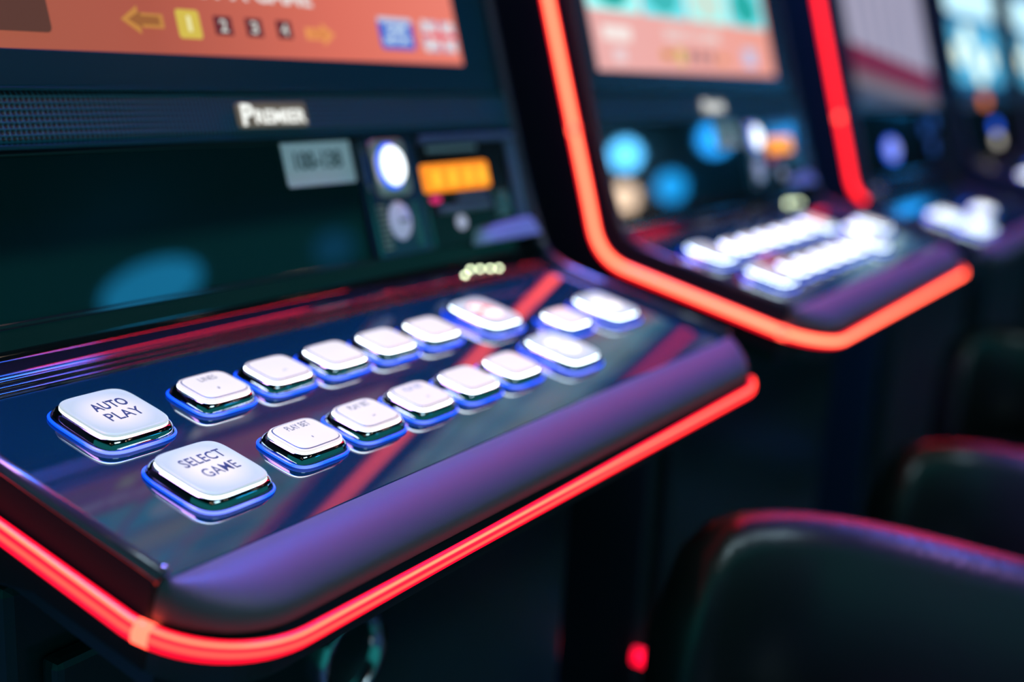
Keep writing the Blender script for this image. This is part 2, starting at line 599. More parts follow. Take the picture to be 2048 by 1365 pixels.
def neon_path(short=False, drop=0.0):
    r_out = 0.005
    prof = [(PY(0.86, -0.017)), (PY(0.6, -0.017)), (PY(0.44, -0.017)), (PY(0.3, -0.017)), (PY(0.2, -0.017)), (PY(0.12, -0.0165)), (PY(0.07, -0.0160)), (PY(0.03, -0.0155))]
    path = []
    for (y, z) in prof:
        path.append(((-0.1315, y, z), (-1, 0, 0), (0, NY * 1.12, NZ * 1.12)))
    # bend onto the deck line
    y1, z1 = prof[-1]
    zd = -0.0265 + drop
    ang0 = math.atan2(-EZ, -EY)          # heading down the panel
    dy = (z1 - zd) / EZ * EY
    yk = y1 - dy                         # where the panel line meets the deck line
    tl = 0.030
    pa = Vector((yk + EY * tl, zd + EZ * tl))
    pb = Vector((yk - tl, zd))
    pk = Vector((yk, zd))
    for i in range(13):
        s = i / 12
        q = pa * (1 - s) ** 2 + pk * 2 * s * (1 - s) + pb * s ** 2
        dq = (pk - pa) * 2 * (1 - s) + (pb - pk) * 2 * s
        dq.normalize()
        path.append(((-0.1315, q.x, q.y), (-1, 0, 0), (0, dq.y * 1.12, -dq.x * 1.12)))
        if short and i == 9:
            return path
    for (x, y) in [(-0.1315, 0.04), (-0.1315, 0.0)]:
        path.append(((x, y, zd), (-1, 0, 0), (0, 0, 1.12)))
    R = 0.048
    for i in range(17):
        a = math.pi / 2 * i / 16
        o = (-math.cos(a), -math.sin(a), 0)
        path.append(((-0.1315 + R - R * math.cos(a), -0.0855 + R - R * math.sin(a), zd + 0.001 * i / 16), o, (0, 0, 1.12 - 0.27 * i / 16)))
    for i in range(1, 12):
        path.append(((-0.0835 + (0.367 + 0.0835) * i / 12, -0.0855, zd + 0.001), (0, -1, 0), (0, 0, 0.85)))
    for i in range(7):
        a = math.pi / 2 * i / 16
        o = (math.sin(a), -math.cos(a), 0)
        path.append(((0.367 + R * math.sin(a), -0.0855 + R - R * math.cos(a), zd + 0.001), o, (0, 0, 0.85)))
    return path


def to_local(path):
    out = []
    for p, o, u in path:
        out.append((W(*p), tuple(RX.to_3x3() @ Vector(o)), tuple(RX.to_3x3() @ Vector(u))))
    return out


def neon_mesh(short=False, drop=0.0):
    return tube(to_local(neon_path(short, drop)), 0.0034, 24, 0.0047)


def coupling_mesh(p, t_, o):
    t_, o = Vector(t_).normalized(), Vector(o).normalized()
    u = t_.cross(o)
    path = [(tuple(Vector(p) + t_ * s), tuple(o), tuple(u)) for s in (-0.0035, 0.0035)]
    return tube(to_local(path), 0.0038, 16, 0.0052)


def ledge_mesh(drop):
    """black gloss moulding between deck and glass: three thin ridges, then a smooth fascia"""
    pts = [(0.1060, DZ - 0.004 + drop), (0.1060, DZ + drop)]
    for c in range(3):
        for i in range(9):
            a = math.pi * i / 8
            pts.append((0.1079 + 0.0036 * c - 0.0018 * math.cos(a), DZ + drop * (1 - c / 3) + 0.0006 + 0.0010 * c + 0.0011 * math.sin(a)))
    zs = DZ + 0.0030
    pts += [(0.1177, zs), (0.1240, zs + 0.0004), (0.1300, zs + 0.0010)]
    for i in range(1, 7):
        a = math.radians(10 + 48 * i / 6)
        pts.append((0.1300 + 0.0070 * math.sin(a) / math.sin(math.radians(58)), zs + 0.0010 + 0.0090 * (1 - math.cos(a)) / (1 - math.cos(math.radians(58)))))
    pts.append((0.1410, 0.0132))
    pts += [(0.148, 0.0132), (0.148, DZ - 0.004 + drop)]
    me = extrude_poly([W(-0.120, y, z) for y, z in pts], (0.525, 0, 0))
    me.polygons.foreach_set('use_smooth', [True] * len(me.polygons))
    me.set_sharp_from_angle(angle=math.radians(40))
    return me


# ------------------------------------------------------------------ machine: buttons
SM = (0.0157, 0.0131)
BG = (0.0189, 0.0202)


def bezel_mesh(a, b_):
    r = []
    for off, z in ((0.0030, 0.0000), (0.0030, 0.0010), (0.0030, 0.0017), (0.0027, 0.0026), (0.0021, 0.0041), (0.0014, 0.0051), (0.0007, 0.0056), (0.0001, 0.0058), (-0.0003, 0.0056)):
        r.append(sup(a + off, b_ + off, 4.6, 56, z))
    return loft(r, True, False)


def ring_mesh(a, b_):
    r = []
    for i in range(11):
        t_ = -math.pi / 2 + math.pi * i / 10
        r.append(sup(a + 0.0029 + 0.0011 * math.cos(t_), b_ + 0.0029 + 0.0011 * math.cos(t_), 4.4, 56, 0.0009 + 0.0008 * math.sin(t_)))
    return loft(r, False, False)


def cap_mesh(a, b_, big):
    if big:
        L = ((-0.0002, 0.0056), (-0.0001, 0.0067), (-0.0003, 0.0074), (-0.0009, 0.00775), (-0.0014, 0.00785), (-0.0022, 0.0077), (-0.0040, 0.0076))
    else:
        L = ((-0.0002, 0.0056), (-0.0002, 0.0068), (-0.0004, 0.0074), (-0.0010, 0.0076), (-0.0013, 0.00765), (-0.0015, 0.0075), (-0.0018, 0.0079), (-0.0022, 0.0080))
    return loft([sup(a + o, b_ + o, 5.0, 56, z) for o, z in L])


def groove_mesh(a, b_):
    k = 56
    A = sup(a - 0.0012, b_ - 0.0012, 5, k, 0.00772)
    B = sup(a - 0.0017, b_ - 0.0017, 5, k, 0.00790)
    return mesh('groove', A + B, [(i, (i + 1) % k, k + (i + 1) % k, k + i) for i in range(k)])


def btext(s, width, h, cx, cy, z, bold=0.0, shear=0.0):
    return text_mesh(s, width, h * 1.08, lambda x, y: (cx + x, cy * 1.08 + y, z), bold, 1.05, shear)


def join_meshes(lst):
    v, f = [], []
    for me in lst:
        o = len(v)
        v += [tuple(p.co) for p in me.vertices]
        f += [tuple(i + o for i in p.vertices) for p in me.polygons]
    return mesh('joined', v, f)


def button(root, x, y, kind, letter=None, drop=0.0):
    big = kind != 'small'
    a, b_ = BG if big else SM
    k = 'big' if big else 'small'
    mw = Matrix.Translation(Vector(W(x, y, DZ + drop))) @ RX
    o = new_obj('button', C('bz' + k, lambda: bezel_mesh(a, b_)), M_CHROME, root, mw)
    new_obj('light_ring', C('rg' + k, lambda: ring_mesh(a, b_)), M_RING, o)
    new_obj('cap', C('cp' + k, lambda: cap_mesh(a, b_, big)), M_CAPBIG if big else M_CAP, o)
    if not big:
        new_obj('cap_outline', C('gr', lambda: groove_mesh(a, b_)), M_CAPLINE, o)
    zt = 0.0078 if big else 0.0081
    if letter == 'auto':
        me = C('t_auto', lambda: join_meshes([btext('AUTO', 0.0186, 0.0068, 0.0016, 0.0022, zt, 0.026), btext('PLAY', 0.0186, 0.0068, 0.0020, -0.0074, zt, 0.012)]))
        new_obj('lettering', me, M_INK, o)
    elif letter == 'select':
        me = C('t_sel', lambda: join_meshes([btext('SELECT', 0.0232, 0.0064, 0.0012, 0.0036, zt, 0.014), btext('GAME', 0.0188, 0.0064, 0.0018, -0.0064, zt, 0.006)]))
        new_obj('lettering', me, M_INK, o)
    elif letter == 'lines':
        me = C('t_lines', lambda: join_meshes([btext('LINES', 0.0108, 0.0037, 0.0011, 0.0042, zt, 0.004), btext('1', 0.0010, 0.0016, -0.001, -0.0046, zt, 0.05)]))
        new_obj('lettering', me, M_INK, o)
    elif letter == 'lines2':
        new_obj('lettering', C('t_l2', lambda: btext('x1', 0.0028, 0.0016, 0.0, -0.0046, zt, 0.01)), M_INKSOFT, o)
    elif letter in ('bet1', 'bet2', 'bet3'):
        num = {'bet1': '1', 'bet2': 'x1', 'bet3': 'x3'}[letter]
        me = C('t_' + letter, lambda: join_meshes([btext('PLAY BET', 0.0150, 0.0040, 0.0014, 0.0046, zt, 0.006), btext(num, 0.0006 if len(num) == 1 else 0.0024, 0.0014, 0.0, -0.0046, zt, 0.02)]))
        new_obj('lettering', me, M_INK if letter != 'bet3' else M_INKSOFT, o)
    elif letter in ('glow', 'glowred'):
        me = C('gl_halo' + letter, lambda: mesh('halo', [(*p, 0.00772) for p in ellipse(-0.0005, 0.001, 0.011, 0.0125)], [tuple(range(28))]))
        if letter == 'glowred':
            new_obj('lamp_halo', me, M_GLOWRED, o)
        me = C('gl_spot', lambda: join_meshes([mesh('s', [(*p, 0.00776) for p in ellipse(-0.003, 0.0065, 0.0062, 0.0042)], [tuple(range(28))]),
                                               mesh('s', [(*p, 0.00776) for p in ellipse(0.001, -0.0045, 0.0082, 0.0058)], [tuple(range(28))])]))
        new_obj('lamp_spot', me, M_GLOW, o)
    return o


def machine_buttons(root, drop=0.0):
    button(root, -0.0617, 0.0608, 'big', 'auto', drop)
    button(root, -0.0594, -0.0002, 'big', 'select', drop)
    for i in range(5):
        button(root, -0.0020 + 0.045 * i, 0.0602, 'small', {0: 'lines', 1: 'lines2'}.get(i), drop)
        button(root, 0.045 * i, 0.0, 'small', {0: 'bet1', 1: 'bet2', 2: 'bet3'}.get(i), drop)
    button(root, 0.2392, 0.0612, 'big', 'glowred', drop)
    button(root, 0.2390, -0.0008, 'big', 'glow', drop)
    button(root, 0.2927, 0.0292, 'small', None, drop)
    button(root, 0.3500, 0.0290, 'big', 'glow', drop)


# ------------------------------------------------------------------ machine: screen pictures
SU = 0.1245                     # lower edge of the display on the panel
SD = 0.0002
SX0, SX1 = -0.095, 0.362
SH = 0.285


def SP(d, s=0.0):
    return lambda x, v: P(x * 1.004 - 0.0025, SU + s + v, SD + d)


def screen_material(name, stops, strength, scale=None):
    m = mat(name, (0.01, 0.01, 0.01), 0.5, emit=(1, 1, 1), es=strength)
    m.node_tree.nodes['Principled BSDF'].inputs['Specular IOR Level'].default_value = 0.15
    n, l, b = nodes(m)
    t_ = n.new('ShaderNodeUVMap')
    s = n.new('ShaderNodeSeparateXYZ')
    l.new(t_.outputs[0], s.inputs[0])
    r = ramp(m.node_tree, stops)
    l.new(s.outputs['X'], r.inputs[0])
    l.new(r.outputs[0], b.inputs['Emission Color'])
    return m


M_SCR1 = screen_material('orange_picture', [(0.0, (0.36, 0.10, 0.055)), (0.35, (0.42, 0.095, 0.06)), (0.7, (0.72, 0.16, 0.11)), (1.0, (0.86, 0.22, 0.16))], 1.0)
M_SCR2 = screen_material('pink_picture', [(0.0, (0.86, 0.44, 0.42)), (0.5, (0.88, 0.40, 0.36)), (1.0, (0.90, 0.36, 0.28))], 1.0)


def display_mesh(lo=0.0):
    v, uv = [], []
    for x, s in ((SX0, 0), (SX1, 1)):
        for h, t_ in ((0, 0), (SH, 1)):
            v.append(P(x, SU + h + (lo if h == 0 else 0), SD + (0.0052 if lo else 0)))
            uv.append((s, t_))
    return mesh('display', v, [(0, 2, 3, 1)], False, uv)


def arrow(cx, cy, sx, sy):
    return [(cx + sx * a, cy + sy * b_) for a, b_ in ((-1, 0), (-0.15, 1), (-0.15, 0.5), (1, 0.5), (1, -0.5), (-0.15, -0.5), (-0.15, -1))]


def E(name, col, s=1.0):
    m = emissive(name, col, s, (0.01, 0.01, 0.01), 0.5)
    m.node_tree.nodes['Principled BSDF'].inputs['Specular IOR Level'].default_value = 0.1
    return m


def game_display(root, pal):
    D = new_obj('display', C('disp', display_mesh), M_SCR1 if pal == 1 else M_SCR2, root)
    if pal == 2:
        D.data = D.data.copy()
        D.data.materials[0] = M_SCR2
    g = 1.0 if pal == 1 else 1.5
    sp1, sp2, sp3 = SP(0.0004), SP(0.0008), SP(0.0012)
    tag_ = str(pal)

    def add(name, key, fn, m):
        return new_obj(name, C(key + tag_, fn), m, D)
    add('arrow_icon', 'arr_l', lambda: flat(arrow(0.0614, 0.0170, 0.0148, 0.0075), sp1), E('arrow_edge' + tag_, (0.55 * g, 0.24 * g, 0.055)))
    add('arrow_icon', 'arr_li', lambda: flat(arrow(0.0622, 0.0170, 0.0110, 0.0046), sp2), E('arrow_fill' + tag_, (0.33 * g, 0.12 * g, 0.035)))
    add('arrow_icon', 'arr_r', lambda: flat(arrow(0.2063, 0.0155, -0.0140, 0.0070), sp1), E('arrow_edge_r' + tag_, (0.85, 0.33, 0.10)))
    add('arrow_icon', 'arr_ri', lambda: flat(arrow(0.2055, 0.0155, -0.0102, 0.0044), sp2), E('arrow_fill_r' + tag_, (0.72, 0.24, 0.075)))
    t1 = add('page_tile', 'pg1', lambda: flat(rrect(0.0860, 0.1035, 0.0087, 0.0243, 0.002), sp1), E('page_yellow' + tag_, (0.66, 0.50, 0.075)))
    add('page_number', 'pn1', lambda: text_mesh('1', 0.0030, 0.0085, lambda x, y: sp2(0.0948 + x, 0.0124 + y), 0.04), E('page_digit_dim' + tag_, (0.85, 0.80, 0.42)))
    for k, (x0, x1) in enumerate(((0.1142, 0.1288), (0.1397, 0.1540), (0.1663, 0.1800))):
        add('page_tile', 'pg%d' % (k + 2), lambda x0=x0, x1=x1: flat(rrect(x0, x1, 0.0115, 0.0222, 0.001), sp1), E('page_dark' + tag_, (0.13 * g, 0.022 * g, 0.03 * g)))
        add('page_number', 'pn%d' % (k + 2), lambda x0=x0, x1=x1, k=k: text_mesh(str(k + 2), 0.0058, 0.0072, lambda x, y: sp2((x0 + x1) / 2 + x, 0.0132 + y), 0.03), E('page_digit' + tag_, (0.62, 0.66, 0.62)))
    add('title_lettering', 'title', lambda: text_mesh('SELECT A GAME', 0.141, 0.0115, lambda x, y: sp2(0.1335 + x, 0.0315 + y), 0.03), E('title_ink' + tag_, (0.80, 0.72, 0.70)))
    bt = add('menu_tile', 'hist', lambda: flat(rrect(0.2683, 0.3069, 0.0088, 0.0295, 0.003), sp1), E('menu_blue' + tag_, (0.01, 0.10, 0.62) if pal == 1 else (0.55, 0.45, 0.75)))
    add('menu_tile_edge', 'histe', lambda: flat(rrect(0.2683, 0.3069, 0.0260, 0.0295, 0.0016), sp2), E('menu_blue_edge' + tag_, (0.55, 0.62, 0.78)))
    add('menu_lettering', 'hist1', lambda: text_mesh('GAME', 0.024, 0.0058, lambda x, y: sp2(0.2876 + x, 0.0190 + y), 0.05), E('menu_ink' + tag_, (0.62, 0.80, 0.90)))
    add('menu_lettering', 'hist2', lambda: text_mesh('HISTORY', 0.031, 0.0054, lambda x, y: sp2(0.2876 + x, 0.0118 + y), 0.05), E('menu_ink' + tag_, (0.62, 0.80, 0.90)))
    if pal == 1:
        # small union flag
        fx0, fx1, fy0, fy1 = 0.3175, 0.3590, 0.0083, 0.0297
        add('flag_icon', 'fl0', lambda: flat(rrect(fx0, fx1, fy0, fy1, 0.003), sp1), E('flag_blue', (0.50, 0.46, 0.62)))
        cx, cy = (fx0 + fx1) / 2, (fy0 + fy1) / 2

        def bar(ang, hw, L):
            c, s = math.cos(ang), math.sin(ang)
            return [(cx + c * a - s * b_, cy + s * a + c * b_) for a, b_ in ((-L, -hw), (L, -hw), (L, hw), (-L, hw))]
        an = math.atan2(fy1 - fy0, fx1 - fx0)
        L = math.hypot(fx1 - fx0, fy1 - fy0) / 2 * 0.9
        add('flag_stripe', 'fl1', lambda: flat(bar(an, 0.0022, L), sp2), E('flag_white', (0.85, 0.74, 0.74)))
        add('flag_stripe', 'fl2', lambda: flat(bar(-an, 0.0022, L), sp2), E('flag_white', (0.85, 0.74, 0.74)))
        add('flag_stripe', 'fl3', lambda: flat(bar(0, 0.0034, 0.0203), sp3), E('flag_white', (0.85, 0.74, 0.74)))
        add('flag_stripe', 'fl4', lambda: flat(bar(math.pi / 2, 0.0036, 0.0108), sp3), E('flag_white', (0.85, 0.74, 0.74)))
        sp4 = SP(0.0016)
        add('flag_stripe', 'fl5', lambda: flat(bar(0, 0.0020, 0.0203), sp4), E('flag_red', (0.80, 0.05, 0.09)))
        add('flag_stripe', 'fl6', lambda: flat(bar(math.pi / 2, 0.0021, 0.0108), sp4), E('flag_red', (0.80, 0.05, 0.09)))
        add('menu_tile', 'dark', lambda: flat(rrect(-0.093, 0.0016, 0.0080, 0.048, 0.003), sp1), E('tile_brown', (0.10, 0.040, 0.028)))
    else:
        add('menu_tile', 'cred', lambda: flat(rrect(-0.070, -0.012, 0.027, 0.040, 0.004), sp1), E('tile_pale', (0.95, 0.84, 0.80)))
        add('menu_tile', 'cred2', lambda: flat(rrect(-0.055, -0.030, 0.008, 0.020, 0.003), sp1), E('tile_pale2', (0.85, 0.66, 0.68)))
    # rows of game pictures above
    cols = [(0.02, 0.42, 0.38), (0.55, 0.62, 0.16), (0.05, 0.50, 0.50), (0.12, 0.40, 0.12), (0.62, 0.80, 0.70), (0.03, 0.30, 0.45)]
    for r in range(4):
        for c in range(4):
            x0 = -0.090 + c * 0.1125
            v0 = 0.053 + r * 0.056
            ci = (r * 3 + c * 2) % 6
            t_ = add('game_tile', 'gt%d%d' % (r, c), lambda x0=x0, v0=v0: flat(rrect(x0, x0 + 0.106, v0, v0 + 0.050, 0.004), sp2), E('game_pale%d' % ((r + c) % 2) + tag_, (((0.10, 0.66, 0.60), (0.20, 0.62, 0.42)) if pal == 1 else ((0.30, 0.80, 0.78), (0.14, 0.66, 0.72)))[(r + c) % 2], 1.0 if pal == 1 else 1.3))
            add('game_picture', 'gp%d%d' % (r, c), lambda x0=x0, v0=v0: flat(ellipse(x0 + 0.05, v0 + 0.022, 0.038, 0.019, 20), sp3), E('game_col%d' % ci + tag_, cols[ci], 1.0))
    return D


def other_display(root, kind):
    D = new_obj('display', C('disp_' + kind, lambda: display_mesh(-0.04 if kind == 'lavender' else 0.0)), None, root)
    m = mat('picture_' + kind, (0.01, 0.01, 0.01), 0.5, emit=(1, 1, 1), es=1.0)
    m.node_tree.nodes['Principled BSDF'].inputs['Specular IOR Level'].default_value = 0.1
    n, l, b = nodes(m)
    t_ = n.new('ShaderNodeUVMap')
    sp = n.new('ShaderNodeSeparateXYZ')
    l.new(t_.outputs[0], sp.inputs[0])
    if kind == 'lavender':
        wv = n.new('ShaderNodeTexWave')
        wv.bands_direction = 'X'
        wv.inputs['Scale'].default_value = 2.2
        wv.inputs['Distortion'].default_value = 3.0
        l.new(t_.outputs[0], wv.inputs['Vector'])
        r = ramp(m.node_tree, [(0.0, (0.34, 0.34, 0.50)), (1.0, (0.58, 0.54, 0.70))])
        l.new(wv.outputs['Color'], r.inputs[0])
        ma = n.new('ShaderNodeMath')
        ma.operation = 'MULTIPLY_ADD'
        ma.inputs[1].default_value = 0.12
        l.new(sp.outputs['X'], ma.inputs[0])
        l.new(sp.outputs['Y'], ma.inputs[2])
        r2 = ramp(m.node_tree, [(0.0, (0.03, 0.10, 0.2)), (0.09, (0.10, 0.10, 0.16)), (0.12, (0.26, 0.24, 0.28)), (0.19, (0.22, 0.015, 0.06)), (0.26, (0.26, 0.02, 0.07))])
        l.new(ma.outputs[0], r2.inputs[0])
        gt = n.new('ShaderNodeMath')
        gt.operation = 'GREATER_THAN'
        gt.inputs[1].default_value = 0.28
        l.new(ma.outputs[0], gt.inputs[0])
        mx = n.new('ShaderNodeMix')
        mx.data_type = 'RGBA'
        l.new(gt.outputs[0], mx.inputs['Factor'])
        l.new(r2.outputs[0], mx.inputs['A'])
        l.new(r.outputs[0], mx.inputs['B'])
        l.new(mx.outputs['Result'], b.inputs['Emission Color'])
        b.inputs['Emission Strength'].default_value = 0.75
    else:
        b.inputs['Emission Color'].default_value = (0.02, 0.22, 0.55, 1)
        b.inputs['Emission Strength'].default_value = 0.5
    D.data.materials.append(m)
    if kind == 'blue':
        sp1, sp2 = SP(0.0004), SP(0.0009)
        new_obj('game_tile', C('bl1', lambda: flat(rrect(-0.09, 0.375, 0.13, 0.20, 0.02), sp1)), E('ice_white', (0.55, 0.88, 1.0), 1.3), D)
        new_obj('game_tile', C('bl2', lambda: flat(rrect(-0.09, 0.375, 0.0, 0.115, 0.02), sp1)), E('ice_blue', (0.10, 0.50, 0.80), 1.0), D)
        for i, (x, v) in enumerate(((-0.04, 0.055), (0.10, 0.05), (0.13, 0.02), (0.24, 0.05), (0.05, 0.09))):
            new_obj('symbol_icon', C('bi%d' % i, lambda x=x, v=v: flat(ellipse(x, v, 0.045, 0.022, 20), sp2)), E('symbol_cream', (0.80, 0.95, 0.82), 1.4), D)
    return D


# ------------------------------------------------------------------ machine: note and coin module
M_LAMPW = emissive('coin_lamp_white', (0.86, 0.95, 1.0), 2.2)
M_LAMPB = emissive('coin_lamp_blue', (0.02, 0.13, 1.0), 1.6)
M_AMBER = emissive('amber_window', (1.0, 0.27, 0.001), 1.3)
M_AMBERHOT = emissive('amber_window_hot', (1.0, 0.46, 0.015), 1.3)
M_LEDY = emissive('pale_yellow_led', (0.85, 1.0, 0.62), 9.0)
M_LEDR = emissive('magenta_led', (0.9, 0.02, 0.2), 0.9)


def note_module(root):
    plate = new_obj('coin_plate', C('cpl', lambda: slab(rrect(0.214, 0.2765, -0.001, 0.0750, 0.004), P, -0.002, 0.0035, 0.0012)), M_CLEAR, root)
    new_obj('plate_frame', C('cpf', lambda: pbox(0.2135, 0.2165, 0.0, 0.0745, 0.0036, 0.0055, 0.0006)), M_CHROME, plate)
    new_obj('plate_frame', C('cpf2', lambda: pbox(0.2735, 0.2762, 0.0, 0.0745, 0.0036, 0.0055, 0.0006)), M_CHROME, plate)
    new_obj('lamp_bracket', C('cbr', lambda: slab(rrect(0.2245, 0.2615, 0.037, 0.0735, 0.006), P, 0.0036, 0.0058, 0.001)), M_COPPER, plate)
    new_obj('coin_lamp_rim', C('clr', lambda: dome(lambda s: ellipse(0.2425, 0.0562, 0.0148 * max(s, 0.8), 0.0148 * max(s, 0.8)), 0.0059, 0.0085, 3)), M_LAMPB, plate)
    new_obj('coin_lamp', C('cl', lambda: dome(lambda s: ellipse(0.2425, 0.0562, 0.0125 * s, 0.0125 * s), 0.0080, 0.0125)), M_LAMPW, plate)
    new_obj('coin_entry', C('ce', lambda: dome(lambda s: ellipse(0.243, 0.0212, 0.0118 * s, 0.0125 * s), 0.0036, 0.0075)), mat('pale_coin_disc', (0.55, 0.56, 0.72), 0.35, emit=(0.5, 0.52, 0.78), es=0.35), plate)  # silver disc is no lamp; its shine is put in as emission
    new_obj('coin_slot', C('cs', lambda: pbox(0.2385, 0.2475, 0.0198, 0.0222, 0.0074, 0.0079, 0.0003)), M_INK, plate)
    for s, x0 in ((0, 0.2205), (1, 0.2565)):
        for i in range(9):
            u0 = 0.004 + i * 0.0033
            me = C('rib%d_%d' % (s, i), lambda u0=u0, x0=x0: pbox(x0, x0 + 0.0085, u0, u0 + 0.0019, 0.0036, 0.0052, 0.0004))
            new_obj('rib', me, M_COPPER if s == 0 else M_STEEL, plate)
    # note acceptor
    fr = new_obj('note_acceptor', C('na', lambda: slab(rrect(0.2785, 0.4040, -0.001, 0.0750, 0.004), P, -0.002, 0.003, 0.0012)), mat('acceptor_black', (0.012, 0.014, 0.02), 0.12), root)
    new_obj('acceptor_frame', C('naf', lambda: pbox(0.2800, 0.4030, 0.0690, 0.0745, 0.0031, 0.0065, 0.001)), mat('blue_grey_plastic', (0.08, 0.13, 0.2), 0.25), fr)
    new_obj('acceptor_frame', C('naf2', lambda: pbox(0.3900, 0.4030, 0.0, 0.0685, 0.0031, 0.0060, 0.001)), mat('blue_grey_plastic'), fr)
    win = new_obj('amber_window', C('aw', lambda: slab(rrect(0.2745, 0.3585, 0.0365, 0.0552, 0.003), P, 0.0032, 0.0062, 0.0008)), M_AMBER, fr)
    for i, x in enumerate((0.291, 0.311, 0.331, 0.349)):
        new_obj('window_hotspot', C('awh%d' % i, lambda x=x: slab(rrect(x - 0.005, x + 0.005, 0.0395, 0.051, 0.003), P, 0.0063, 0.0066)), M_AMBERHOT, win)
    new_obj('print_bar', C('napr', lambda: pbox(0.289, 0.352, 0.0635, 0.0668, 0.0031, 0.0034)), M_GREYPRINT, fr)
    new_obj('red_lamp', C('narl', lambda: slab(ellipse(0.2885, 0.0318, 0.006, 0.0024), P, 0.0031, 0.0042)), M_LEDR, fr)
    new_obj('note_slot_lip', C('nasl', lambda: pbox(0.287, 0.352, 0.0215, 0.0262, 0.0031, 0.0085, 0.0012)), mat('slot_grey', (0.12, 0.18, 0.2), 0.3), fr)
    new_obj('note_slot_lip', C('nasl2', lambda: pbox(0.312, 0.352, 0.0292, 0.0330, 0.0031, 0.0070, 0.0012)), mat('slot_grey'), fr)
    new_obj('key_lock', C('nakl', lambda: dome(lambda s: ellipse(0.3147, 0.0145, 0.0062 * s, 0.0052 * s), 0.0031, 0.0062, 4)), mat('pale_lock', (0.6, 0.6, 0.75), 0.3, emit=(0.6, 0.6, 0.8), es=0.45), fr)  # whitish shine of the lock put in as emission
    for i in range(6):
        new_obj('ribbed_grip', C('narg%d' % i, lambda i=i: pbox(0.3615 + i * 0.0034, 0.3632 + i * 0.0034, 0.014, 0.033, 0.0031, 0.006, 0.0004)), M_STEEL, fr)
    new_obj('chrome_lip', C('nacl', lambda: hexa([P(0.322, -0.003, 0.003), P(0.402, -0.003, 0.003), P(0.402, -0.003, 0.016), P(0.340, -0.003, 0.014),
                                                 P(0.330, 0.009, 0.003), P(0.402, 0.012, 0.003), P(0.402, 0.010, 0.010), P(0.345, 0.007, 0.009)], 0.0012)), mat('pale_blue_lip', (0.22, 0.36, 0.46), 0.3), fr)  # blue-white reflection of the chrome put into the lip's base colour


LEDS = ((0.2960, 0.1190, -0.0034), (0.3110, 0.1250, -0.0031), (0.3210, 0.1230, -0.0032), (0.3310, 0.1205, -0.0033), (0.3400, 0.1185, -0.0034))


def ledge_leds(root):
    for i, (x, y, z) in enumerate(LEDS):
        me = C('led', lambda: loft([[(0.0014 * math.cos(2 * math.pi * k / 12) * q, 0.0014 * math.sin(2 * math.pi * k / 12) * q, z_) for k in range(12)] for q, z_ in ((1, 0), (1, 0.0006), (0.7, 0.0013), (0.25, 0.0016))]))
        new_obj('indicator_led', me, M_LEDY, root, Matrix.Translation(Vector(W(x, y, z))) @ RX)


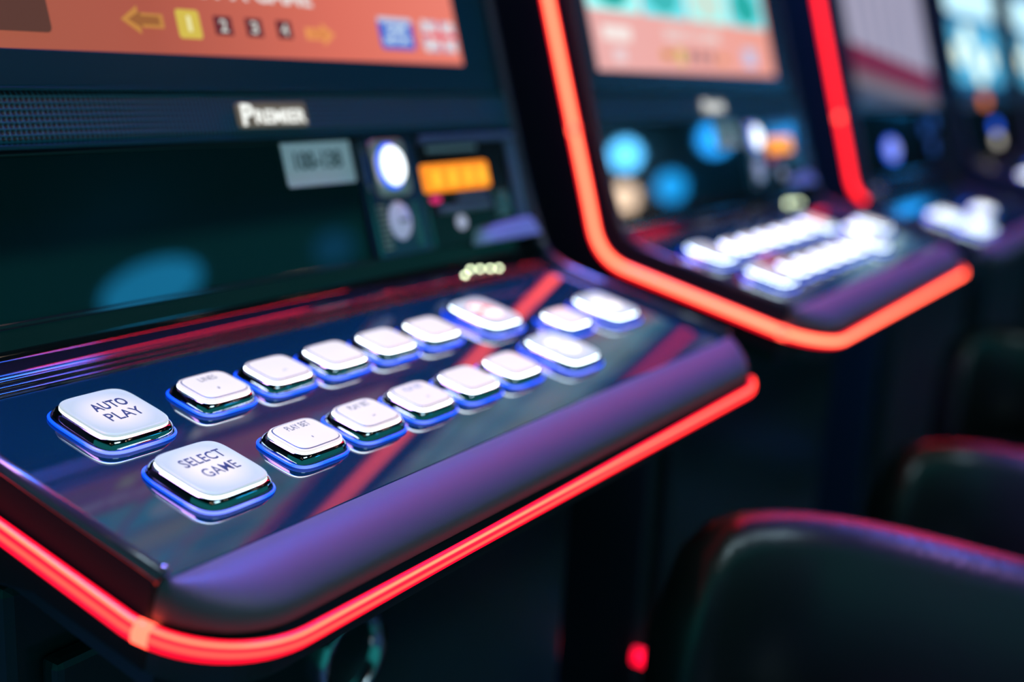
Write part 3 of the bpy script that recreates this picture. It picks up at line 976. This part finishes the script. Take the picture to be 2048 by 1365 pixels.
# ------------------------------------------------------------------ machine
def machine(off, label, kind, drop=0.0):
    root = bpy.data.objects.new('slot_machine', None)
    COL.objects.link(root)
    root.location = (off, 0, 0)
    root['label'] = label
    root['category'] = 'slot machine'
    root['group'] = 'row of slot machines'
    dk = '%g' % drop
    std = kind in (1, 2)
    N_ = lambda name, key, fn, m: new_obj(name, C(key, fn), m, root)
    # lower cabinet and shell
    low = N_('lower_cabinet', 'low', lambda: wbox(-0.112, 0.397, 0.075, 0.58, 0.0, 0.74, 0.006), M_BODY)
    door = new_obj('cabinet_door', C('door', lambda: wbox(-0.095, 0.380, 0.062, 0.0745, 0.10, 0.70, 0.004)), M_BODY, root)
    k = 28
    if kind == 1:
        rings = [[(0.1086 + q * math.cos(2 * math.pi * i / k), y, 0.618 + q * math.sin(2 * math.pi * i / k)) for i in range(k)] for q, y in ((0.030, 0.062), (0.030, 0.056), (0.027, 0.053), (0.024, 0.056), (0.022, 0.0615))]
        new_obj('lock_ring', C('lock', lambda: loft(rings, False, False)), M_STEEL, door)
        for x, z in ((0.118, 0.664), (0.122, 0.660), (0.098, 0.655), (0.062, 0.640)):
            new_obj('door_screw', C('ds', lambda: loft([[(q * math.cos(2 * math.pi * i / 14), y, q * math.sin(2 * math.pi * i / 14)) for i in range(14)] for q, y in ((0.0028, 0), (0.0028, -0.001), (0.0012, -0.002))])), M_STEEL, door, Matrix.Translation((x, 0.062, z)))
    if kind == 2:
        o = N_('indicator_lamp', 'il', lambda: loft([[(-0.119 + q * math.cos(2 * math.pi * i / 16), y, 0.420 + 1.5 * q * math.sin(2 * math.pi * i / 16)) for i in range(16)] for q, y in ((0.0055, 0.074), (0.0055, 0.046), (0.004, 0.043), (0.0015, 0.042))]), M_RED)  # red reflection of the neon, built as a small glowing stud
    N_('side_panel', 'sl' + dk, lambda: side_panel_mesh(-0.128, -0.121, drop), M_TRIM if False else M_SIDE)
    N_('side_panel', 'sr' + dk, lambda: side_panel_mesh(0.406, 0.413, drop), M_SIDE)
    N_('rear_shell', 'rs', lambda: hexa([W(-0.1205, 0.30, -0.1), W(0.4055, 0.30, -0.1), W(0.4055, 0.60, -0.1), W(-0.1205, 0.60, -0.1),
                                         P(-0.1205, 0.875, -0.010), P(0.4055, 0.875, -0.010), P(0.4055, 0.875, -0.08), P(-0.1205, 0.875, -0.08)]), M_BODY)
    up = N_('upper_display', 'upd', lambda: slab(rrect(-0.10, 0.385, 0.47, 0.84, 0.01), P, -0.012, 0.0, 0.001), E('upper_picture%d' % (kind % 2), ((0.02, 0.16, 0.30), (0.02, 0.20, 0.18))[kind % 2], 0.35))
    new_obj('upper_frame', C('upf', lambda: pbox(-0.1205, 0.4055, 0.842, 0.872, -0.012, 0.004, 0.002)), M_BEZEL, up)
    N_('deck_underside', 'du' + dk, lambda: dbox(-0.1205, 0.4055, -0.045, 0.30, -0.060 + drop, -0.046 + drop), M_BODY)
    # trims along the panel edges
    for s, x0 in ((0, -0.1285), (1, 0.4055)):
        pr_ = [(y, z + (drop if y < 0.10 else drop * max(0, (0.15 - y) / 0.05))) for y, z in PROFILE]
        path = []
        for i, (y, z) in enumerate(pr_):
            a = pr_[max(0, i - 1)]
            c = pr_[min(len(pr_) - 1, i + 1)]
            tv = Vector((0, c[0] - a[0], c[1] - a[1])).normalized()
            path.append(((x0 + 0.004, y, z), (1, 0, 0), (0, -tv.z, tv.y)))
        N_('edge_trim', 'et%d%s' % (s, dk), lambda path=path: tube(to_local(path), 0.0036, 10), M_TRIM)
    N_('button_deck', 'deck' + dk, lambda: dbox(-0.1205, 0.4055, -0.0458, 0.1059, DZ - 0.012 + drop, DZ + drop, 0.0006), M_DECK)
    N_('armrest', 'arm' + dk, lambda: armrest_mesh(drop), M_ARM)
    N_('front_skirt', 'skirt' + dk, lambda: skirt_mesh(drop), M_BODY)
    N_('ledge_moulding', 'ledge' + dk, lambda: ledge_mesh(drop), M_LEDGE)
    sc_ = N_('corner_screw', 'scr' + dk, lambda: loft([[W(-0.1225 + q * math.cos(2 * math.pi * i / 14), -0.0440 + q * math.sin(2 * math.pi * i / 14), z + drop) for i in range(14)] for q, z in ((0.0022, DZ), (0.0022, DZ + 0.004), (0.0014, DZ + 0.0052), (0.0005, DZ + 0.0056))]), M_STEEL)
    # panel
    N_('panel_glass', 'glass', lambda: pbox(-0.1205, 0.2125 if std else 0.405, 0.0, 0.0755, -0.004, 0.0, 0.0006), M_GLASS)
    N_('glass_edge', 'ge', lambda: pbox(-0.1205, 0.2125, -0.0022, 0.0006, -0.003, 0.0022, 0.0008), M_LEDGE)
    N_('glass_edge', 'ge2', lambda: pbox(-0.1205, 0.2125, 0.0745, 0.0770, -0.003, 0.0022, 0.0008), M_LEDGE)

    def bar():
        v, uv = [], []
        for x in (-0.1205, 0.4055):
            for u, d in ((0.0772, -0.004), (0.0785, 0.003), (0.0815, 0.0045), (0.1020, 0.0035), (0.1050, 0.0015), (0.1062, -0.003)):
                v.append(P(x, u, d))
                uv.append((x, u))
        return mesh('bar', v, [(i, i + 1, 7 + i, 6 + i) for i in range(5)] + [(0, 1, 2, 3, 4, 5), (6, 7, 8, 9, 10, 11)], False, uv)
    spk = N_('speaker_bar', 'spk', bar, M_GRILLE)
    new_obj('speaker_bar_edge', C('spe', lambda: pbox(-0.1205, 0.4055, 0.1040, 0.1062, 0.0008, 0.0042, 0.0008)), M_BEZEL, spk)
    new_obj('speaker_bar_edge', C('spe2', lambda: pbox(-0.1205, 0.4055, 0.0768, 0.0792, 0.0005, 0.0052, 0.0008)), M_BEZEL, spk)
    if std:
        bd = new_obj('maker_badge', C('bdg', lambda: slab(rrect(0.1105, 0.1700, 0.0835, 0.0975, 0.0025), P, 0.0035, 0.0058, 0.0006)), mat('bronze_badge', (0.24, 0.19, 0.15), 0.3, metal=0.8, emit=(0.20, 0.16, 0.12), es=0.45), spk)  # badge has no lamp; part of its brightness is emission
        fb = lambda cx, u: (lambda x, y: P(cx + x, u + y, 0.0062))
        new_obj('badge_lettering', C('bdt', lambda: join_meshes([text_mesh('P', 0.0100, 0.0122, fb(0.1182, 0.0845), 0.035), text_mesh('REMIER', 0.0440, 0.0078, fb(0.1462, 0.0855), 0.03)])), emissive('badge_white', (0.80, 0.82, 0.78), 1.3), bd)  # bright look of the letters put in as emission
        stk = N_('sticker', 'stk', lambda: slab(rrect(0.1450, 0.2095, 0.0489, 0.0765, 0.002), P, 0.0005, 0.0012), M_STICK)
        new_obj('sticker_lettering', C('stt', lambda: text_mesh('100-138', 0.0440, 0.0105, lambda x, y: P(0.1765 + x, 0.0585 + y, 0.0014), 0.02)), M_INK, stk)
        note_module(root)
        ledge_leds(root)
    # screen surround: sloping lower sill, cheeks, top bar
    N_('screen_sill', 'sill', lambda: pbox(-0.1205, 0.4055, 0.1064, SU, -0.006, 0.0012, 0.0010), M_BEZEL)
    N_('screen_cheek', 'chk1', lambda: pbox(-0.1205, SX0, SU + 0.0002, SU + SH, -0.006, 0.0012, 0.0010), M_BEZEL)
    N_('screen_cheek', 'chk2', lambda: pbox(SX1, 0.4055, SU + 0.0002, SU + SH, -0.006, 0.0012, 0.0010), M_BEZEL)
    N_('screen_head', 'head', lambda: pbox(-0.1205, 0.4055, SU + SH + 0.0002, SU + SH + 0.04, -0.006, 0.004, 0.002), M_BEZEL)
    if kind == 1 or kind == 2:
        game_display(root, kind)
    elif kind == 3:
        other_display(root, 'lavender')
    else:
        other_display(root, 'blue')
    # neon
    ne = kind < 4 and N_('neon_tube', 'neon' + ('s' if kind == 3 else ''), lambda: neon_mesh(kind == 3, 0.0), M_NEON if kind == 1 else M_NEON3)
    if kind == 2:
        ne.data = C('neon2', lambda: CACHE['neon'].copy())
        ne.data.materials[0] = M_NEON2
    y, z = PY(0.077, -0.0160)
    ne and new_obj('tube_coupling', C('cpA', lambda: coupling_mesh((-0.1315, y, z), (0, EY, EZ), (-1, 0, 0))), M_NEONC, ne)
    if std:
        new_obj('tube_coupling', C('cpB', lambda: coupling_mesh((-0.1306, -0.0470, -0.0262), (0.26, -0.96, 0), (-0.96, -0.26, 0))), M_NEONC, ne)
    # controls
    if std:
        machine_buttons(root)
    elif kind == 3:
        for i, (x, y, kd) in enumerate(((0.0, 0.035, 'big'), (0.05, 0.035, 'big'), (-0.01, -0.015, 'big'), (0.04, -0.015, 'big'), (0.19, 0.02, 'small'), (0.235, 0.02, 'small'))):
            button(root, x, y, kd, 'glow' if kd == 'big' else None, drop)
        N_('blue_lamp_button', 'blb', lambda: dome(lambda s: ellipse(0.045, 0.024, 0.030 * s, 0.014 * s), 0.0, 0.009), emissive('lavender_lamp', (0.30, 0.36, 1.0), 1.2))
        N_('blue_lamp_rim', 'blr', lambda: slab(ellipse(0.045, 0.024, 0.036, 0.018), P, 0.0, 0.002), M_LAMPB)
        for i, (x, u) in enumerate(((0.27, 0.05), (0.33, 0.06), (0.30, 0.02))):
            N_('panel_lamp', 'pl%d' % i, lambda x=x, u=u: dome(lambda s: ellipse(x, u, 0.018 * s, 0.012 * s), 0.0, 0.005), emissive('dim_blue_lamp', (0.02, 0.12, 0.55), 0.5))
    else:
        for i in range(5):
            button(root, -0.06 + 0.06 * i, 0.03, 'small', None, drop)
        N_('amber_lamp', 'aml', lambda: dome(lambda s: ellipse(0.10, 0.092, 0.030 * s, 0.013 * s), 0.004, 0.010), emissive('amber_lamp', (1.0, 0.25, 0.02), 1.2))
        N_('white_lamp', 'wml', lambda: dome(lambda s: ellipse(0.19, 0.015, 0.026 * s, 0.012 * s), 0.0, 0.006), emissive('cream_lamp', (0.9, 0.85, 0.72), 1.0))
        N_('blue_lamp', 'bml', lambda: dome(lambda s: ellipse(0.19, 0.042, 0.028 * s, 0.012 * s), 0.0, 0.006), M_LAMPB)
    return root


PITCH = 0.672
machine(0.0, 'slot machine with orange screen, white 100-138 sticker and sharp lettered white buttons', 1)
machine(PITCH, 'slot machine with pink screen and neon tube bending under its blurred white buttons', 2)
machine(1.44, 'slot machine with lavender screen crossed by a dark red stripe', 3, -0.03)
machine(2.11, 'slot machine with icy blue screen and amber lamp, next to the lavender-screen one', 4)
machine(2.78, 'slot machine with icy blue screen at the far end of the row', 4)


# ------------------------------------------------------------------ tub chairs
def chair(cx, cy, top, label, a0, a1, r=0.205):
    root = bpy.data.objects.new('tub_chair', None)
    COL.objects.link(root)
    root.location = (cx, cy, 0)
    root['label'], root['category'], root['group'] = label, 'chair', 'black tub chairs along the machines'
    seat_z = top - 0.17
    k = 40

    def shell(th, z0, z1, rad, n_=36):
        rows = []
        prof = [(0.0, z0), (th, z0 + 0.006), (th, z1 - 0.02), (th * 0.85, z1 - 0.007), (th * 0.5, z1), (th * 0.15, z1 - 0.006), (0.0, z1 - 0.02)]
        for j in range(n_ + 1):
            a = math.radians(a0 + (a1 - a0) * j / n_)
            c, s = math.cos(a), math.sin(a)
            e = 3.2
            f = 1.0 / (abs(c) ** e + abs(s) ** e) ** (1 / e)
            edge = min(1.0, min(j, n_ - j) / 3.0)
            dz = -0.06 * (1 - math.sqrt(1 - (1 - edge) ** 2))
            rows.append([((rad * f - t_) * c, (rad * f - t_) * s, z + (dz if z > (z0 + z1) / 2 else 0)) for t_, z in prof])
        m_ = len(prof)
        v = [p for r_ in rows for p in r_]
        f = []
        for j in range(n_):
            for i in range(m_):
                a, b_ = j * m_ + i, j * m_ + (i + 1) % m_
                f.append((a, b_, b_ + m_, a + m_))
        f += [tuple(range(m_)), tuple(n_ * m_ + i for i in range(m_))]
        return mesh('shell', v, f, True)
    new_obj('backrest', shell(0.045, seat_z - 0.10, top, r), M_LEATHER, root)
    rs = r - 0.05
    new_obj('seat', loft([[(x, y, z) for x, y, z in sup(rs + o, rs + o, 3.2, k, seat_z + dz)] for o, dz in ((-0.02, -0.10), (0, -0.09), (0.002, -0.03), (-0.004, -0.008), (-0.03, 0.0))], True, True), M_LEATHER, root)
    cyl = lambda q, z0, z1: [[(q * math.cos(2 * math.pi * i / 20), q * math.sin(2 * math.pi * i / 20), z) for i in range(20)] for z in (z0, z1)]
    new_obj('pedestal', loft(cyl(0.03, 0.012, seat_z - 0.095), True, True), M_STEEL, root)
    new_obj('base_plate', loft([[(q * math.cos(2 * math.pi * i / 32), q * math.sin(2 * math.pi * i / 32), z) for i in range(32)] for q, z in ((0.20, 0.0), (0.20, 0.008), (0.06, 0.018), (0.035, 0.03))], True, True), M_STEEL, root)
    return root


chair(0.195, -0.262, 0.685, 'black tub chair in front of the orange-screen machine', 68, -150)
chair(0.728, -0.262, 0.60, 'black tub chair in front of the pink-screen machine', 68, -150)
chair(1.41, -0.185, 0.60, 'black tub chair in front of the lavender-screen machine', 75, -150)
